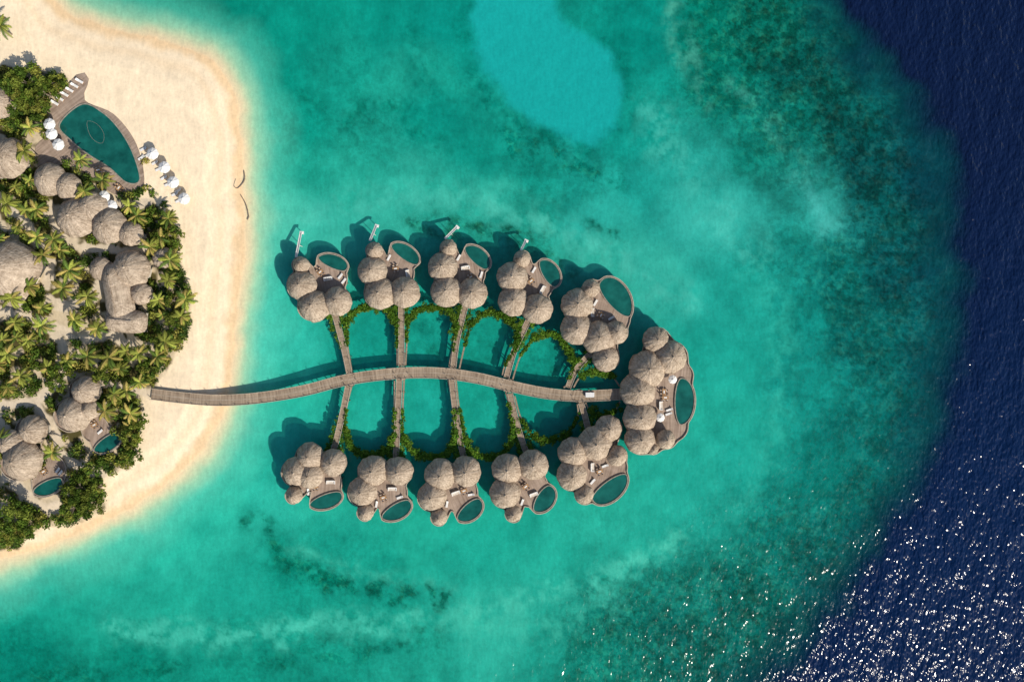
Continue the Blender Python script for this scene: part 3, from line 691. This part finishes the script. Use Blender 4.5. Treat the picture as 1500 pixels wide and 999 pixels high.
def palm_mesh(seed):
    rs=np.random.default_rng(seed); m=MB(); hgt=5.2
    lean=rs.uniform(-.6,.6,2)
    for i in range(6):
        z0=hgt*i/6;z1=hgt*(i+1)/6; o0=(lean[0]*(i/6)**2,lean[1]*(i/6)**2); o1=(lean[0]*((i+1)/6)**2,lean[1]*((i+1)/6)**2)
        m.cyl(o0,.2-.018*i,z0,z1,'bark',7,.2-.018*(i+1)+.01,False,(o1[0]-o0[0],o1[1]-o0[1]))
    for i in range(6): a=i; m.cyl((lean[0]+.25*math.cos(a),lean[1]+.25*math.sin(a)),.13,hgt-.3,hgt-.05,'teak',6,.08)
    nf=rs.integers(15,21)
    top=np.array((lean[0],lean[1],hgt)); nv0=len(m.v)
    colv=[(.2,.18,.1)]*nv0
    for k in range(nf):
        a=2*math.pi*k/nf*2.4+rs.uniform(-.2,.2); L=rs.uniform(2.9,4.3); e0=rs.uniform(.05,1.0); droop=rs.uniform(.9,1.5)
        hd=np.array((math.cos(a),math.sin(a),0)); side=np.array((-hd[1],hd[0],0)); p=top.copy(); pts=[p.copy()]; el=e0; seg=12
        bend=rs.uniform(-.35,.35)
        for j in range(seg):
            dirv=hd*math.cos(el)+np.array((0,0,math.sin(el)))+side*bend*j/seg; p=p+dirv/np.linalg.norm(dirv)*L/seg; el-=droop/seg*1.3; pts.append(p.copy())
        base=np.array((.27,.30,.06))*rs.uniform(.65,1.5)
        if rs.random()<.25: base=np.array((.46,.37,.11))
        elif rs.random()<.3: base=np.array((.12,.19,.04))
        for j in range(seg):
            n=len(m.v); w=.07*(1-j/seg)+.02
            m.v+= [tuple(pts[j]-side*w),tuple(pts[j]+side*w),tuple(pts[j+1]+side*w*.9),tuple(pts[j+1]-side*w*.9)]; m.face((n,n+1,n+2,n+3),'leaf'); colv+=[tuple(base*1.5)]*4
            for sub in(0,.5):
                t=(j+sub)/seg
                if t<.1: continue
                ll=.95*math.sin(math.pi*min(1,t*.82+.16))**.7; q=pts[j]*(1-sub)+pts[j+1]*sub; fw=(pts[j+1]-pts[j]); fw/=np.linalg.norm(fw)
                for sg in(-1,1):
                    dr=side*sg*.85+fw*.55+np.array((0,0,-.28-rs.uniform(0,.3))); dr/=np.linalg.norm(dr); tip=q+dr*ll*rs.uniform(.8,1.1); wv_=fw*.085
                    n=len(m.v); m.v+=[tuple(q-wv_),tuple(q+wv_),tuple((q+tip)/2+wv_*1.1+np.array((0,0,.05))),tuple(tip)]; m.face((n,n+1,n+2,n+3),'leaf')
                    cc=tuple(base*rs.uniform(.75,1.25)); colv+=[cc]*4
    o=m.make('palm_tree_mesh',link=False); me=o.data
    at=me.color_attributes.new('Col','FLOAT_COLOR','POINT'); at.data.foreach_set('color',np.array([(*c,1) for c in colv],np.float32).ravel()); return me
PALMS=[palm_mesh(s) for s in range(6)]
pl=[(40,222),(45,186),(115,236),(150,262),(124,278),(55,305),(38,310),(245,320),(186,300),(105,396),(128,432),(62,375),(78,350),(76,664),(155,600),(190,604),(205,560),(250,380),(243,412),(272,436),(262,462),(228,440),(240,500),(205,520),(180,515),(40,418),(95,420),(60,450),(20,470),(40,500),(15,520),(0,498),(30,548),(8,565),(62,480),(110,470),(130,520),(160,525),(185,575),(165,575),(218,360),(55,345),(10,300),(-5,350),(0,40),(100,530),(145,480),(2,640),(235,350),(20,440)]
for (x,y) in pl:
    s=random.uniform(.75,1.1); inst('palm_tree',random.choice(PALMS),(*P(x,y,6)[:2],1.1),random.random()*6.28,s)
x,y=ok_pts(160,1.1,x0=-60,y0=250,y1=640,shr=8,pathm=3)
kept=list(pl)
for a,c in zip(x,y):
    if all(math.hypot(a-q[0],c-q[1])>19 for q in kept) and len(kept)<80:
        kept.append((a,c)); inst('palm_tree',random.choice(PALMS),(*P(a,c,6)[:2],1.1),random.random()*6.28,random.uniform(.55,.9))
def hedge(pts,dens,r0=.35,r1=.85,spread=.5,z=1.9):
    cl=[]
    c=catmull(pts,False,3.0)
    for p in c:
        for _ in range(dens):
            if random.random()<.9:
                X,Y,_z=P(p[0],p[1],z); cl.append((X+random.gauss(0,spread),Y+random.gauss(0,spread),z-.05+random.uniform(-.15,.2),random.uniform(r0,r1)))
    return cl
GH=GREENS[[0,1,1,6,2,1]]*np.array((1.1,1.45,1.1))
for i,l in enumerate(LOOPS):
    mid=l[2:-2] if i not in(4,9) else l[1:-1]
    cl=hedge(mid,3,.55,1.1,.5)+hedge(l[1:-1],2,.4,.7,.22)
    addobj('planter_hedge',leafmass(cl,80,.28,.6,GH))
for s_ in SIDE:
    c=catmull(s_,False,3); c=c[int(len(c)*.45):]
    if len(c)<2: continue
    cl=[]
    for off in(-6,6):
        for i,p in enumerate(c):
            f_=i/len(c)
            if random.random()<.5+.5*f_: X,Y,_=P(p[0]+off*(1+.5*f_)+random.uniform(-2,2),p[1],1.9); cl.append((X,Y,1.7,random.uniform(.5,.8+.6*f_)))
    addobj('planter_hedge',leafmass(cl,75,.28,.6,GH))
m=MB()
for pts in([(340,268),(346,276),(354,270),(358,262),(357,250)],[(352,285),(360,300),(364,318),(362,322)],[(345,262),(341,275)]):
    c=[P(x,y,.3)[:2] for x,y in catmull(pts,False,3)]; m.sweep(c,.2,-.2,.3,False,'pile')
m.make('driftwood')

# ---------------- light, camera ----------------
EL=math.radians(36)
az=(0.70,-0.72)
d=Vector((-az[0]*math.cos(EL),-az[1]*math.cos(EL),-math.sin(EL)))
sl=bpy.data.lights.new('sun','SUN'); sl.energy=4.8; sl.angle=math.radians(.55); sl.color=(1,.92,.80)
so=bpy.data.objects.new('sun',sl); so.rotation_euler=d.to_track_quat('-Z','Y').to_euler(); so.location=(100,-100,150); scene.collection.objects.link(so)
w=bpy.data.worlds.new('World'); scene.world=w; w.use_nodes=True; nt=w.node_tree
sk=nt.nodes.new('ShaderNodeTexSky'); sk.sky_type='NISHITA'; sk.sun_disc=False; sk.sun_elevation=EL; sk.sun_rotation=math.atan2(az[0],az[1])
bg=nt.nodes['Background']; bg.inputs['Strength'].default_value=.10; nt.links.new(sk.outputs[0],bg.inputs['Color'])
cam=bpy.data.cameras.new('camera'); cam.sensor_width=36; cam.lens=36*H/300.0; cam.clip_end=20000; cam.clip_start=1
co_=bpy.data.objects.new('camera',cam); co_.location=(0,0,H); scene.collection.objects.link(co_); scene.camera=co_
scene.view_settings.view_transform='Standard'
try: scene.view_settings.look='None'
except: pass
scene.view_settings.exposure=0
